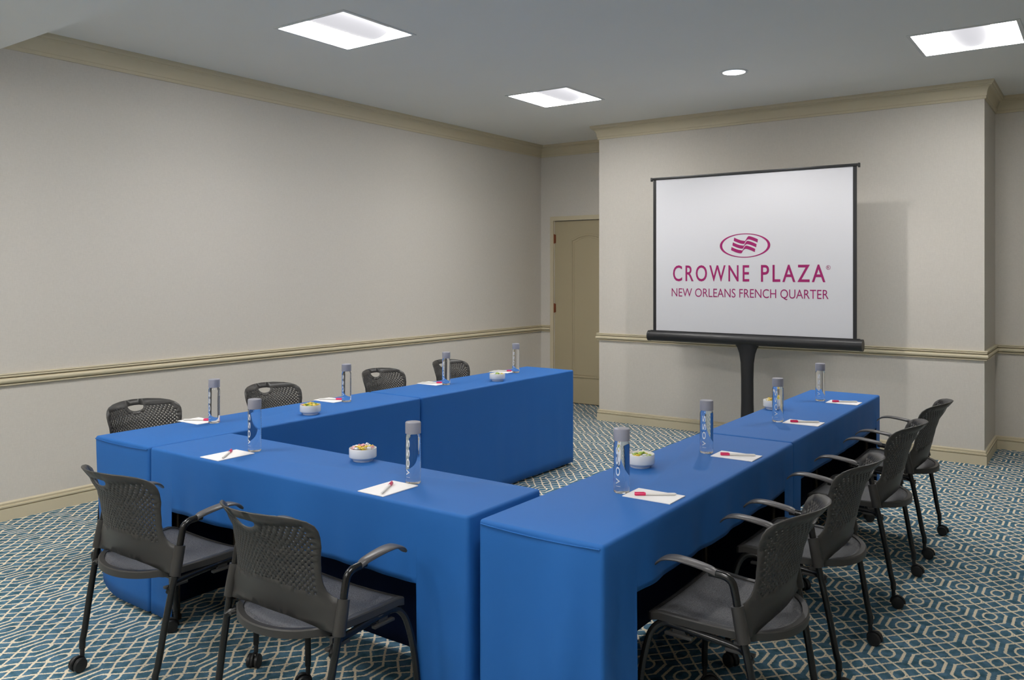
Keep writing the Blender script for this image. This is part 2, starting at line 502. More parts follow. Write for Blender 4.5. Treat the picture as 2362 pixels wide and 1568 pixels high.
# ---------------------------------------------------------------- ceiling lamps
def make_troffer(zc, loc, label):
    t = thing('recessed_ceiling_light', label, 'ceiling light', (loc[0], loc[1], zc), 0, 'square recessed ceiling lights')
    b = bmesh.new()
    o_, i_ = .313, .291
    for (x0, x1, y0, y1) in ((-o_, o_, -o_, -i_), (-o_, o_, i_, o_), (-o_, -i_, -i_, i_), (i_, o_, -i_, i_)):
        box(b, x0, x1, y0, y1, -.005, -.0002)
    bmesh.ops.remove_doubles(b, verts=b.verts, dist=1e-5)
    obj('rim', b, M['fixture'], t)
    # housing pan: short vertical collar, sloped sides, flat top
    b = bmesh.new()
    R = []
    for h, zz in ((.291, 0), (.291, .006), (.20, .075)):
        R.append([b.verts.new(p) for p in ((-h if h > .25 else -h, -.291 if zz < .05 else -.262, zz), (h, -.291 if zz < .05 else -.262, zz), (h, .291 if zz < .05 else .262, zz), (-h, .291 if zz < .05 else .262, zz))])
    for a, c in zip(R, R[1:]):
        for k in range(4): b.faces.new((a[k], a[(k + 1) % 4], c[(k + 1) % 4], c[k]))
    b.faces.new(R[-1])
    p = obj('light_pan', b, M['pan'], t, recalc=False)
    for f in p.data.polygons: pass
    # half-round basket hanging in the middle, along y
    b = bmesh.new()
    n = 14
    rows = []
    for yy in (-.258, .258):
        rows.append([b.verts.new((.128 * math.cos(PI * k / n), yy, .070 - .062 * math.sin(PI * k / n))) for k in range(n + 1)])
    for k in range(n): b.faces.new((rows[0][k], rows[0][k + 1], rows[1][k + 1], rows[1][k]))
    b.faces.new(rows[0]); b.faces.new(rows[1][::-1])
    obj('basket', b, M['basket'], t, 1)
    return t
t0 = make_troffer(ZC, TROFF[0], 'square recessed ceiling light nearest the dropped soffit at upper left')
dup(t0, (*TROFF[1], ZC), 0, 'square recessed ceiling light nearest the door recess, above the far tables')
dup(t0, (*TROFF[2], ZC), 0, 'square recessed ceiling light above the right end of the projecting wall')
for (x, y), nm in zip(TROFF2, ('over the near left corner', 'added as unseen fill over the middle behind the tables', 'just behind the near right table', 'over the left rear of the room', 'over the middle rear of the room')):
    dup(t0, (x, y, ZS), 0, 'square recessed ceiling light in the dropped soffit ' + nm)

def make_can(x, y):
    t = thing('round_downlight', 'small round recessed downlight in front of the projection screen', 'ceiling light', (x, y, ZC))
    b = bmesh.new(); lathe(b, [(.083, 0), (.104, 0), (.104, -.004), (.100, -.006), (.083, -.004), (.083, 0)], 40)
    obj('trim_ring', b, M['fixture'], t, 1)
    b = bmesh.new(); lathe(b, [(.083, -.002), (.072, .05), (.06, .09), (0, .09)], 40)
    obj('reflector', b, M['canlight'], t, 1, recalc=False)
    L = bpy.data.lights.new('downlight_lamp', 'SPOT')
    L.energy = SPOT_LIGHT * 10; L.spot_size = math.radians(140); L.spot_blend = .55; L.shadow_soft_size = .03; L.color = (1, .97, .94)
    o = bpy.data.objects.new('lamp', L); C.objects.link(o); o.parent = t; o.location = (0, 0, .02)
    return t
for x, y in CANS: make_can(x, y)

# ---------------------------------------------------------------- tables and cloths
TABLES = [
    # name-label, x0,x1,y0,y1, open side, cloth label
    ('left_near', -3.900, -3.443, 2.055, 3.850, '-x'),
    ('left_far', -3.900, -3.443, 3.860, 5.665, '-x'),
    ('front', -3.434, -1.640, 2.055, 2.475, '-y'),
    ('right_near', -1.598, -1.152, 2.055, 3.812, '+x'),
    ('right_far', -1.592, -1.160, 3.824, 5.630, '+x'),
]
CLOTH_LABEL = {
    'left_near': 'blue fitted tablecloth on the nearer table along the left wall, at the left corner',
    'left_far': 'blue fitted tablecloth on the far left table, ending beside the door',
    'front': 'blue fitted tablecloth on the cross table joining the left row, two chairs before it',
    'right_near': 'blue fitted tablecloth with folds at its near end on the nearer right table',
    'right_far': 'blue fitted tablecloth on the far right table before the projection screen',
}
TABLE_LABEL = {
    'left_near': 'folding table hidden under the blue cloth at the left corner',
    'left_far': 'folding table hidden under the blue cloth nearest the door',
    'front': 'folding table under the blue cloth of the cross table, its legs in the dark opening',
    'right_near': 'folding table under the nearer right cloth, seen through its open side',
    'right_far': 'folding table under the cloth before the projection screen',
}
def make_table(key, x0, x1, y0, y1):
    g = .012
    cx, cy = (x0 + x1) / 2, (y0 + y1) / 2
    t = thing('folding_table', TABLE_LABEL[key], 'table', (cx, cy, 0))
    hx, hy = (x1 - x0) / 2 - g, (y1 - y0) / 2 - g
    b = bmesh.new(); box(b, -hx, hx, -hy, hy, TT - .026, TT - .003, .003, 1); obj('table_top', b, M['tabletop'], t)
    lx, ly = (hx - .05, hy - .08) if hy > hx else (hx - .10, hy - .05)
    for sx in (-1, 1):
        for sy in (-1, 1):
            b = bmesh.new(); tube(b, [(sx * lx, sy * ly, .0), (sx * lx, sy * ly, TT - .026)], .0125, 10)
            lathe(b, [(0, 0), (.017, 0), (.017, .02), (.0125, .024)], 12, sx * lx, sy * ly)
            obj('table_leg', b, M['tableleg'], t, 1)
    for s in (-1, 1):
        b = bmesh.new()
        if hy > hx: tube(b, [(-lx, s * ly, .66), (lx, s * ly, .66)], .009, 8)
        else: tube(b, [(s * lx, -ly, .66), (s * lx, ly, .66)], .009, 8)
        obj('cross_bar', b, M['tableleg'], t, 1)

def make_cloth(key, x0, x1, y0, y1, side):
    rnd = random.Random(sum(map(ord, key)) + 3)
    r = .014
    segs = [((x0 + r, y0), (x1 - r, y0), '-y'), ((x1, y0 + r), (x1, y1 - r), '+x'), ((x1 - r, y1), (x0 + r, y1), '+y'), ((x0, y1 - r), (x0, y0 + r), '-x')]
    cen = {'-y': (x1 - r, y0 + r, -90), '+x': (x1 - r, y1 - r, 0), '+y': (x0 + r, y1 - r, 90), '-x': (x0 + r, y0 + r, 180)}
    nrm = {'-y': (0, -1), '+x': (1, 0), '+y': (0, 1), '-x': (-1, 0)}
    cols = []    # (x, y, nx, ny, side, u along side in m, side length)
    marg, marg2 = (.105, .105) if key != 'front' else (.155, .195)
    if key == 'right_near': marg = .190
    for a, c, s in segs:
        L = math.dist(a, c); n = int(L / .022)
        us = [L * k / n for k in range(n + 1)]
        if s == side:
            us = sorted([u for u in us if min(abs(u - marg), abs(u - (L - marg2))) > .008] + [marg, marg + .004, L - marg2 - .004, L - marg2])
        for u in us:
            cols.append((a[0] + (c[0] - a[0]) * u / L, a[1] + (c[1] - a[1]) * u / L, *nrm[s], s, u, L))
        ox, oy, a0 = cen[s]
        for k in range(1, 4):
            an = math.radians(a0 + 90 * k / 4)
            cols.append((ox + r * math.cos(an), oy + r * math.sin(an), math.cos(an), math.sin(an), 'c', 0, 1))
    ph = [rnd.uniform(0, 6.28) for _ in range(8)]
    def amp(x, y, s):
        if key == 'right_near' and s == '-y': return .021
        if key == 'right_near' and s == '+x': return .011
        if key == 'front' and s == '-y': return .012
        if key == 'front' and s == '+x': return .010
        if key == 'right_far' and s == '+x': return .005
        return .0022
    NV = 16
    b = bmesh.new()
    top_in, ringv = [], []
    rows = []
    for (x, y, nx, ny, s, u, L) in cols:
        hem = .022
        if key == 'left_near':      # hem lifts at the outer near corner
            dcor = math.hypot(x - x0, y - y0)
            hem = .022 + .060 * max(0, 1 - dcor / .15) ** 2
        if s == side and marg + .002 < u < L - marg2 - .002:
            hem = (.500 if key == 'front' else .560) - .012 * math.sin(PI * u / L)
        col = []
        for j in range(NV + 1):
            f = j / NV
            if j <= 4:      # rounded top edge
                an = PI / 2 * j / 4; rr = .011
                zz = TT - rr * (1 - math.cos(an)); off = -rr * (1 - math.sin(an))
            else:
                f = (j - 4) / (NV - 4); zz = (TT - .011) + (hem - (TT - .011)) * f; off = 0
            d = TT - zz
            A = amp(x, y, s if s != 'c' else '?')
            k = u if s != 'c' else 0
            w = (math.sin(k * 23 + ph[0] + d * 1.5) * .5 + math.sin(k * 41 + ph[1] - d * 2.1) * .3 + math.sin(k * 11 + ph[2] + d * .8) * .6)
            edge = min(1, u / .05, (L - u) / .05) if s != 'c' else 0
            off += A * w * min(1, d / .35) * edge
            X, Y = x + nx * off, y + ny * off
            if key == 'left_near':
                dcor = max(0, 1 - math.hypot(x - x0, y - y0) / .45)
                X += .060 * dcor * (d / .75) ** 1.3
                Y += .01 * dcor * (d / .75) ** 1.6
            if key == 'front' and s in ('-y', '+y', 'c') and x > x1 - .3:
                X -= .008 * (1 - (x1 - x) / .3) * (d / .75)
            col.append(b.verts.new((X, Y, zz)))
        rows.append(col)
    n = len(rows)
    for i in range(n):
        a, c = rows[i], rows[(i + 1) % n]
        for j in range(NV): b.faces.new((a[j], a[j + 1], c[j + 1], c[j]))
    b.faces.new([rw[0] for rw in rows])
    o = obj('tablecloth', b, [M['cloth'], M['clothshade']], None, 'all')
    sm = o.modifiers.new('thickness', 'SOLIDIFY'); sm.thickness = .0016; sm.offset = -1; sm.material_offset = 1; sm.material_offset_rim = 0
    # origin to the table base
    cx, cy = (x0 + x1) / 2, (y0 + y1) / 2
    o.data.transform(Matrix.Translation((-cx, -cy, 0))); o.location = (cx, cy, 0)
    tag(o, CLOTH_LABEL[key], 'tablecloth', 'blue tablecloths of the horseshoe')
    # stitched seam along the short end edges
    b = bmesh.new()
    if key in ('right_near', 'left_near'):
        yy = y0 - .0008 - cy
        pts = [(x0 - cx + .01 + (x1 - x0 - .02) * k / 20, yy - .0012, TT - .012 - .006 * math.sin(PI * k / 20)) for k in range(21)]
        tube(b, pts, .0022, 6)
        obj('hem_seam', b, M['cloth'], o, 1)
    else: b.free()
    return o
for key, x0, x1, y0, y1, s in TABLES:
    make_table(key, x0, x1, y0, y1)
    make_cloth(key, x0, x1, y0, y1, s)

# ---------------------------------------------------------------- chair
def lerp_tab(tab, z):
    if z <= tab[0][0]: return tab[0][1]
    for (a, fa), (c, fc) in zip(tab, tab[1:]):
        if z <= c:
            t = (z - a) / (c - a); t = t * t * (3 - 2 * t) * .35 + t * .65
            return fa + (fc - fa) * t
    return tab[-1][1]
YC_TAB = [(.44, -.160), (.48, -.168), (.53, -.183), (.58, -.196), (.64, -.210), (.70, -.228), (.76, -.262), (.82, -.305)]
WR_TAB = [(.44, .40), (.50, .8), (.56, 1.25), (.66, 1.5), (.76, 1.9), (.82, 2.2)]
def back_y(x, z): return lerp_tab(YC_TAB, z) + lerp_tab(WR_TAB, z) * x * x
def half_outline():
    p = [(0, .474), (.07, .473), (.13, .467), (.19, .457), (.235, .450), (.256, .450), (.258, .50), (.256, .548), (.240, .549), (.226, .556), (.214, .570),
         (.206, .592), (.203, .625), (.206, .670), (.2115, .715), (.2165, .750), (.217, .772), (.212, .791), (.199, .808), (.177, .820), (.14, .829), (.08, .8345), (0, .837)]
    return [(x, z if z <= .55 else .55 + (z - .55) * .923) for x, z in p]
def make_backrest(t):
    h = half_outline()
    out = []
    for (x0, z0), (x1, z1) in zip(h, h[1:]):
        n = max(1, int(math.dist((x0, z0), (x1, z1)) / .02))
        out += [(x0 + (x1 - x0) * k / n, z0 + (z1 - z0) * k / n) for k in range(n)]
    full = out + [(0, .8149)] + [(-x, z) for x, z in out[:0:-1]]
    # handle opening
    hz, hw = .781, .047
    handle = [(-hw, hz), (-hw * .55, hz + .004), (0, hz + .005), (hw * .55, hz + .004), (hw, hz)] + \
             [(hw * math.cos(a), hz - .028 * math.sin(a)) for a in [PI * k / 12 for k in range(1, 12)]]
    holes = [handle]
    cent = []
    nr = 24
    for i in range(nr):
        z = .549 + .0097 * i
        wz = lerp_tab([(.55, .180), (.63, .180), (.735, .192), (.775, .178)], z)
        ncol = 21
        for j in range(ncol):
            u = (j + (.5 if i % 2 else 0)) / (ncol - .5) * 2 - 1
            if abs(u) > 1: continue
            x = u * wz
            lo = .585 - .032 * (abs(u) ** 1.5)
            hi = .793 - .020 * abs(u) ** 3
            if z < lo or z > hi: continue
            zz = z
            if abs(x) < hw + .012 and zz > hz - .028 * math.sqrt(max(0, 1 - (x / (hw + .012)) ** 2)) - .011: continue
            cent.append((x, zz))
    r = .0034
    for x, z in cent:
        holes.append([(x + r * math.cos(PI / 3 * k), z + r * math.sin(PI / 3 * k)) for k in range(6)])
    extra = []
    for i in range(-13, 14):
        for k in range(0, 22):
            p = (i * .019, .44 + k * .0185)
            if not inside(p, full): continue
            if min(math.dist(p, q) for q in full) < .008: continue
            if cent and min(math.dist(p, q) for q in cent) < .011: continue
            if abs(p[0]) < .058 and .747 < p[1] < .792: continue
            extra.append(p)
    vs, fs = cdt_sheet(full, holes, extra)
    b = bmesh.new()
    V = [b.verts.new((v.x, back_y(v.x, v.y), v.y)) for v in vs]
    for f in fs:
        try: b.faces.new([V[i] for i in f])
        except ValueError: pass
    for v in [v for v in b.verts if not v.link_faces]: b.verts.remove(v)
    bmesh.ops.recalc_face_normals(b, faces=b.faces)
    o = obj('backrest', b, M['plastic'], t, 'all')
    m = o.modifiers.new('thickness', 'SOLIDIFY'); m.thickness = .0048; m.offset = 0
    # sockets around the frame tubes
    for s in (-1, 1):
        b = bmesh.new()
        tube(b, [(s * .262, -.1325, .447), (s * .262, -.1215, .50), (s * .261, -.1115, .549)], [.0195, .0195, .0185], 16)
        obj('frame_socket', b, M['plastic'], o, 1)
    return o

def seat_half_width(y):
    # y from back (-.235) to front (.205)
    t = (y + .235) / .44
    if t < .45:
        q = 1 - t / .45
        return .222 * math.sqrt(max(0, 1 - q ** 2.4)) if q < 1 else 0
    return .222 + .014 * min(1, (t - .45) / .45)
def seat_z(x, y):
    z = .447 + .010 * (abs(x) / .22) ** 2
    if y < -.14: z += .004
    if y > .08: z -= .022 * ((y - .08) / .125) ** 2 - .012 * min(1, (y - .08) / .05)
    if y < 0: z += -.006 * (1 - (abs(x) / .22) ** 2) * min(1, (y + .235) / .1)
    return z
def seat_outline(off=0, n=10):
    R = []
    N = 40
    for k in range(N + 1):
        a = PI * k / N     # rear arc, from right (+x) round to left
        x = .222 * math.cos(a); y = -.037 - .196 * (math.sin(a) ** .85)
        R.append((x, y))
    L = [(-.226, .03), (-.232, .09), (-.238, .15), (-.236, .178), (-.222, .192), (-.16, .197), (-.08, .200), (0, .201)]
    full = R + L + [(-x, y) for x, y in L[-2::-1]]
    if off:
        res = []
        m = len(full)
        for i, p in enumerate(full):
            a, c = Vector(full[i - 1]), Vector(full[(i + 1) % m])
            d = (c - a).normalized()
            nrm = Vector((d.y, -d.x))     # candidate inward
            if (Vector(p) + nrm * .01).length > Vector(p).length: nrm = -nrm
            res.append((p[0] + nrm.x * off, p[1] + nrm.y * off))
        return res
    return full
def make_seat(t):
    outer, inner = seat_outline(), seat_outline(.021)
    b = bmesh.new()
    m = len(outer)
    rings = []
    for (lx, pts, dz) in ((0, outer, -.026), (1, outer, -.004), (2, seat_outline(.004), .0), (3, inner, .0005), (4, inner, -.012), (5, seat_outline(.008), -.026)):
        rings.append([b.verts.new((x, y, seat_z(x, y) + dz)) for x, y in pts])
    for a, c in zip(rings, rings[1:] + rings[:1]):
        for i in range(m): b.faces.new((a[i], a[(i + 1) % m], c[(i + 1) % m], c[i]))
    s = obj('seat', b, M['plastic'], t, 1)
    # mesh panel
    vs, fs = cdt_sheet(inner, [], [(i * .022, j * .022) for i in range(-10, 11) for j in range(-11, 9) if inside((i * .022, j * .022), seat_outline(.03))])
    b = bmesh.new()
    V = [b.verts.new((v.x, v.y, seat_z(v.x, v.y) - .003)) for v in vs]
    for f in fs: b.faces.new([V[i] for i in f])
    o = obj('seat_mesh', b, M['seatmesh'], t, 'all')
    md = o.modifiers.new('thickness', 'SOLIDIFY'); md.thickness = .003; md.offset = -1
    o['label'] = 'grey woven mesh seat panel'
    # stacking tabs under the seat edge
    for sx in (-1, 1):
        for y in (-.11, .085):
            b = bmesh.new(); box(b, sx * .232 - .009, sx * .232 + .009, y - .045, y + .045, .398, .408, .003, 2)
            box(b, sx * .226 - .006, sx * .226 + .006, y - .02, y + .02, .406, .430)
            obj('stacking_tab', b, M['plastic'], s, 1)

def make_caster(sx, sy, ang, parent):
    """twin wheel caster; stem at (sx, sy)"""
    b = bmesh.new()
    tube(b, [(0, 0, .052), (0, 0, .086)], .0085, 12)
    # wheels behind the stem along -y
    for s in (-1, 1):
        w = bmesh.new(); r = .0265
        lathe(w, [(0, -.0085), (.019, -.0085), (.0235, -.0075), (r, -.004), (r, .005), (.0235, .0085), (.016, .0095), (.006, .0105), (0, .0105)], 28)
        bmesh.ops.rotate(w, cent=(0, 0, 0), matrix=Matrix.Rotation(s * PI / 2, 3, 'Y'), verts=w.verts)
        bmesh.ops.translate(w, vec=(s * .0145, -.018, r), verts=w.verts)
        me = bpy.data.meshes.new('w'); w.to_mesh(me); w.free(); b.from_mesh(me); bpy.data.meshes.remove(me)
    # hood
    h = []
    for k in range(9):
        a = math.radians(-10 + 200 * k / 8)
        h.append((0, -.018 + .0285 * math.cos(a), .0265 + .0285 * math.sin(a)))
    tube(b, h, .0055, 8)
    bmesh.ops.rotate(b, cent=(0, 0, 0), matrix=Matrix.Rotation(ang, 3, 'Z'), verts=b.verts)
    bmesh.ops.translate(b, vec=(sx, sy, 0), verts=b.verts)
    return obj('caster', b, M['caster'], parent, 1)

def make_chair(label, loc, rz, group):
    t = thing('stacking_armchair', label, 'chair', loc, rz, group)
    make_seat(t)
    make_backrest(t)
    for s in (-1, 1):
        b = bmesh.new()
        pts = [(s * .247, -.200, .082), (s * .2475, -.199, .112), (s * .250, -.189, .150), (s * .254, -.168, .27), (s * .260, -.140, .41), (s * .262, -.130, .455), (s * .2615, -.114, .54),
               (s * .261, -.104, .590), (s * .261, -.096, .614), (s * .262, -.078, .627), (s * .264, -.050, .631), (s * .266, -.028, .632)]
        P = [Vector(pts[0])] + catmull([Vector(p) for p in pts[1:]], 4)
        tube(b, P, .0118, 14)
        leg = obj('leg', b, M['blacksteel'], t, 1)
        make_caster(s * .247, -.200, s * -.12, leg)
        # front leg with the seat rail
        b = bmesh.new()
        pts = [(s * .2555, -.152, .392), (s * .243, -.135, .403), (s * .228, -.105, .411), (s * .222, -.02, .417), (s * .222, .08, .424), (s * .226, .128, .430), (s * .233, .157, .420), (s * .245, .178, .385),
               (s * .258, .193, .31), (s * .266, .203, .22), (s * .270, .208, .14), (s * .270, .208, .082)]
        tube(b, catmull([Vector(p) for p in pts], 4), .0112, 14)
        leg = obj('leg', b, M['blacksteel'], t, 1)
        make_caster(s * .270, .208, s * .5, leg)
        # arm pad
        b = bmesh.new()
        path = [(-.050, .635, .013, .0085), (-.035, .641, .0165, .0095), (-.012, .646, .0195, .0085), (.03, .652, .0225, .0075), (.07, .655, .025, .0065), (.10, .6525, .0265, .006), (.122, .645, .026, .0055), (.138, .632, .021, .005), (.144, .625, .013, .004)]
        pc = catmull([Vector((p[0], p[1], 0)) for p in path], 4); wc = catmull([Vector((p[2], p[3], 0)) for p in path], 4)
        rings = []
        for k, (p, w) in enumerate(zip(pc, wc)):
            ring = []
            for a in [2 * PI * i / 14 for i in range(14)]:
                ca, sa = math.cos(a), math.sin(a)
                ex = math.copysign(abs(ca) ** .7, ca) * w.x
                ez = math.copysign(abs(sa) ** .8, sa) * w.y
                ring.append(b.verts.new((s * .2655 + ex, p.x - .0, p.y + ez - .0015)))
            rings.append(ring)
        for a_, c_ in zip(rings, rings[1:]):
            for i in range(14): b.faces.new((a_[i], a_[(i + 1) % 14], c_[(i + 1) % 14], c_[i]))
        b.faces.new(rings[0]); b.faces.new(rings[-1][::-1])
        obj('armrest', b, M['armpad'], t, 1)
    # cross bars under the seat
    for y, z in ((-.09, .411), (.085, .423)):
        b = bmesh.new(); tube(b, [(-.222, y, z), (.222, y, z)], .009, 10); obj('seat_crossbar', b, M['blacksteel'], t, 1)
    return t

RIGHT = 'black armchairs along the right tables'
LEFT = 'black armchairs between the left wall and tables'
FRONT = 'black armchairs before the cross table'
XCR, XCL, YCF = -.986, -4.125, 1.836
c0 = make_chair('black perforated armchair before the cross table, nearest the camera, two chair legs cropped below', (-2.11, YCF, 0), 0, FRONT)
dup(c0, (-2.95, YCF, 0), 0, 'black perforated armchair before the cross table, the one nearer the left wall', FRONT)
for y, lab in ((2.615, 'nearest black armchair of the right row, at the folded blue cloth end'), (3.385, 'second black armchair from the near end of the right row'),
               (4.336, 'third black armchair from the near end of the right row, at the far right table'), (5.135, 'farthest black armchair of the right row, before the pale projecting wall')):
    dup(c0, (XCR, y, 0), PI / 2, lab, RIGHT)
for y, lab in ((2.545, 'nearest black armchair along the left wall, its back rising behind the table corner'), (3.415, 'second black armchair along the left wall, behind the bowl of green candies'),
               (4.41, 'third black armchair along the left wall, right of a water bottle'), (5.18, 'farthest black armchair along the left wall, half behind a water bottle')):
    dup(c0, (XCL, y, 0), -PI / 2, lab, LEFT)

# ---------------------------------------------------------------- lettering
def text_mesh(body, w, h, offset=0, extrude=0, space=1.0):
    """flat lettering in the xy plane, fitted to w x h, lower-left at origin"""
    cu = bpy.data.curves.new('lettering', 'FONT')
    cu.body = body; cu.size = 1; cu.offset = offset; cu.extrude = extrude; cu.resolution_u = 4; cu.space_character = space
    o = bpy.data.objects.new('lettering', cu); C.objects.link(o)
    bpy.context.view_layer.update()
    dg = bpy.context.evaluated_depsgraph_get()
    me = bpy.data.meshes.new_from_object(o.evaluated_get(dg))
    b = bmesh.new(); b.from_mesh(me)
    bpy.data.objects.remove(o); bpy.data.meshes.remove(me)
    xs = [v.co.x for v in b.verts]; ys = [v.co.y for v in b.verts]
    x0, x1, y0, y1 = min(xs), max(xs), min(ys), max(ys)
    for v in b.verts:
        v.co.x = (v.co.x - x0) / (x1 - x0) * w; v.co.y = (v.co.y - y0) / (y1 - y0) * h
    return b

# ---------------------------------------------------------------- water bottles
BR = .0282
def wrap(bm_, ang0, z0, rad, along_up=True):
    """letters: text x -> up the bottle, text y -> round it to the left"""
    for v in bm_.verts:
        tx, ty = v.co.x, v.co.y
        a = ang0 - ty / rad     # top of the letter to the viewer's left
        v.co = Vector((rad * math.sin(a), -rad * math.cos(a), z0 + tx))
def make_bottle(label, loc):
    t = thing('water_bottle', label, 'bottle', loc, 0, 'water bottles set out on the tables')
    b = bmesh.new()
    lathe(b, [(0, .004), (.012, .003), (.020, .0005), (.0255, .0005), (BR, .004), (BR, .012), (BR, .168), (.0272, .175), (.0245, .1795), (.0245, .183), (0, .183)], 40)
    obj('bottle_body', b, M['glass'], t, 1)
    b = bmesh.new()
    lathe(b, [(0, .1832), (.0255, .1832), (.0285, .1835), (.0285, .222), (.0275, .2245), (.0262, .2255), (.020, .2262), (0, .2262)], 40)
    obj('cap', b, M['cap'], t, 1)
    # lettering up the bottle
    b = bmesh.new()
    zz = .034
    for ch, w in (('V', .021), ('O', .032), ('S', .027), ('S', .027)):
        # a letter's width runs up the bottle
        g = text_mesh(ch, w, .0155, .018)
        bmesh.ops.subdivide_edges(g, edges=[e for e in g.edges if e.calc_length() > .004], cuts=2)
        wrap(g, .27, zz, BR + .00025)
        me = bpy.data.meshes.new('g'); g.to_mesh(me); g.free(); b.from_mesh(me); bpy.data.meshes.remove(me)
        zz += w + .0075
    for k in range(6):      # underline below the letters
        a0, a1 = .32 - .10 * k, .32 - .10 * (k + 1)
        R_ = BR + .00025
        b.faces.new([b.verts.new((R_ * math.sin(a), -R_ * math.cos(a), z_)) for a, z_ in ((a0, .0262), (a1, .0262), (a1, .0272), (a0, .0272))])
    obj('brand_lettering', b, M['print'], t, recalc=False)
    # small print block on the far side
    b = bmesh.new()
    R_ = BR + .0002
    for j in range(13):
        z0 = .050 + j * .0078
        wd = .5 if j % 3 else .62
        n = 6
        for k in range(n):
            a0 = 2.55 + wd * (k / n - .5) * 1.4; a1 = 2.55 + wd * ((k + 1) / n - .5) * 1.4
            b.faces.new([b.verts.new((R_ * math.sin(a), -R_ * math.cos(a), z_)) for a, z_ in ((a0, z0), (a1, z0), (a1, z0 + .0022), (a0, z0 + .0022))])
    obj('small_print', b, M['labelsilver'], t, recalc=False)
    return t
K = 1.0135
BOT = [
    ((-2.068, 2.270), 'clear water bottle on the cross table, beside the bowl of pink candies'),
    ((-3.000, 2.280), 'clear water bottle on the cross table, the one nearer the left corner'),
    ((-3.735, 2.589), 'clear water bottle nearest the corner on the left row of tables'),
    ((-3.707, 3.479), 'clear water bottle on the left row, second from the corner, right of the green candies'),
    ((-3.709, 4.408), 'clear water bottle on the left row, in front of the farthest left chair'),
    ((-3.722, 5.261), 'clear water bottle at the far end of the left row, nearest the door'),
    ((-1.385, 2.602), 'clear water bottle nearest the camera on the right row of tables'),
    ((-1.393, 3.386), 'clear water bottle second along the right row, just before the seam'),
    ((-1.385, 4.314), 'clear water bottle third along the right row, hiding part of a candy bowl'),
    ((-1.403, 5.167), 'clear water bottle at the far end of the right row, below the screen'),
]
bot0 = None
for (x, y), lab in BOT:
    if bot0 is None: bot0 = make_bottle(lab, (x, y, TT))
    else: dup(bot0, (x, y, TT), 0, lab)

# ---------------------------------------------------------------- notepads and pens
def make_pad(label, loc, rz):
    t = thing('notepad', label, 'notepad', loc, rz, 'white notepads set out on the tables')
    b = bmesh.new(); box(b, -.0625, .0625, -.089, .089, .0002, .0035, .0006, 1); obj('paper_block', b, M['paper'], t)
    b = bmesh.new(); box(b, -.0622, .0622, .0885, .0898, .0004, .0034); obj('glued_edge', b, M['penwhite'], t)
    return t
def make_pen(label, loc, rz):
    t = thing('ballpoint_pen', label, 'pen', loc, rz, 'white pens with red caps lying on the notepads')
    r = .0048
    b = bmesh.new(); tube(b, [(-.078, 0, r), (-.072, 0, r), (.030, 0, r)], [.0028, r * .9, r], 14); obj('barrel', b, M['penwhite'], t, 1)
    b = bmesh.new(); tube(b, [(.028, 0, r + .0004), (.062, 0, r + .0004), (.066, 0, r + .0004)], [r + .0008, r + .0008, r - .001], 14)
    box(b, .032, .066, -.0012, .0012, r * 2 + .0008, r * 2 + .0028)
    o = obj('pen_cap', b, M['pencap'], t, 1); o['label'] = 'red pen cap with clip'
    return t
# (pad centre, pad rotation, pen direction of the cap)
PADS = [
    ((-2.083, 2.155), 0, 2.08, 'on the cross table, nearer the right row'),
    ((-3.016, 2.155), 0, 2.27, 'on the cross table, nearer the left corner'),
    ((-3.838, 2.566), PI / 2, .60, 'at the left corner, first along the left row'),
    ((-3.812, 3.455), PI / 2, .60, 'second along the left row, behind the bowl of green candies'),
    ((-3.814, 4.385), PI / 2, .60, 'third along the left row'),
    ((-3.826, 5.235), PI / 2, .60, 'last on the left row, behind a bowl'),
    ((-1.268, 2.615), -PI / 2, PI + .62, 'nearest the camera on the right row'),
    ((-1.262, 3.388), -PI / 2, PI + .50, 'second along the right row, before the seam'),
    ((-1.262, 4.342), -PI / 2, PI + .50, 'third along the right row'),
    ((-1.265, 5.160), -PI / 2, PI + .50, 'at the far end of the right row'),
]
pad0 = pen0 = None
for (x, y), rz, pa, lab in PADS:
    l1, l2 = 'white notepad under a pen, ' + lab, 'red-capped white pen, ' + lab
    dx = -.0 if rz else 0
    if pad0 is None:
        pad0 = make_pad(l1, (x, y, TT), rz); pen0 = make_pen(l2, (x + .004, y - .008, TT + .0037), pa)
    else:
        dup(pad0, (x, y, TT), rz, l1); dup(pen0, (x, y, TT + .0037), pa, l2)

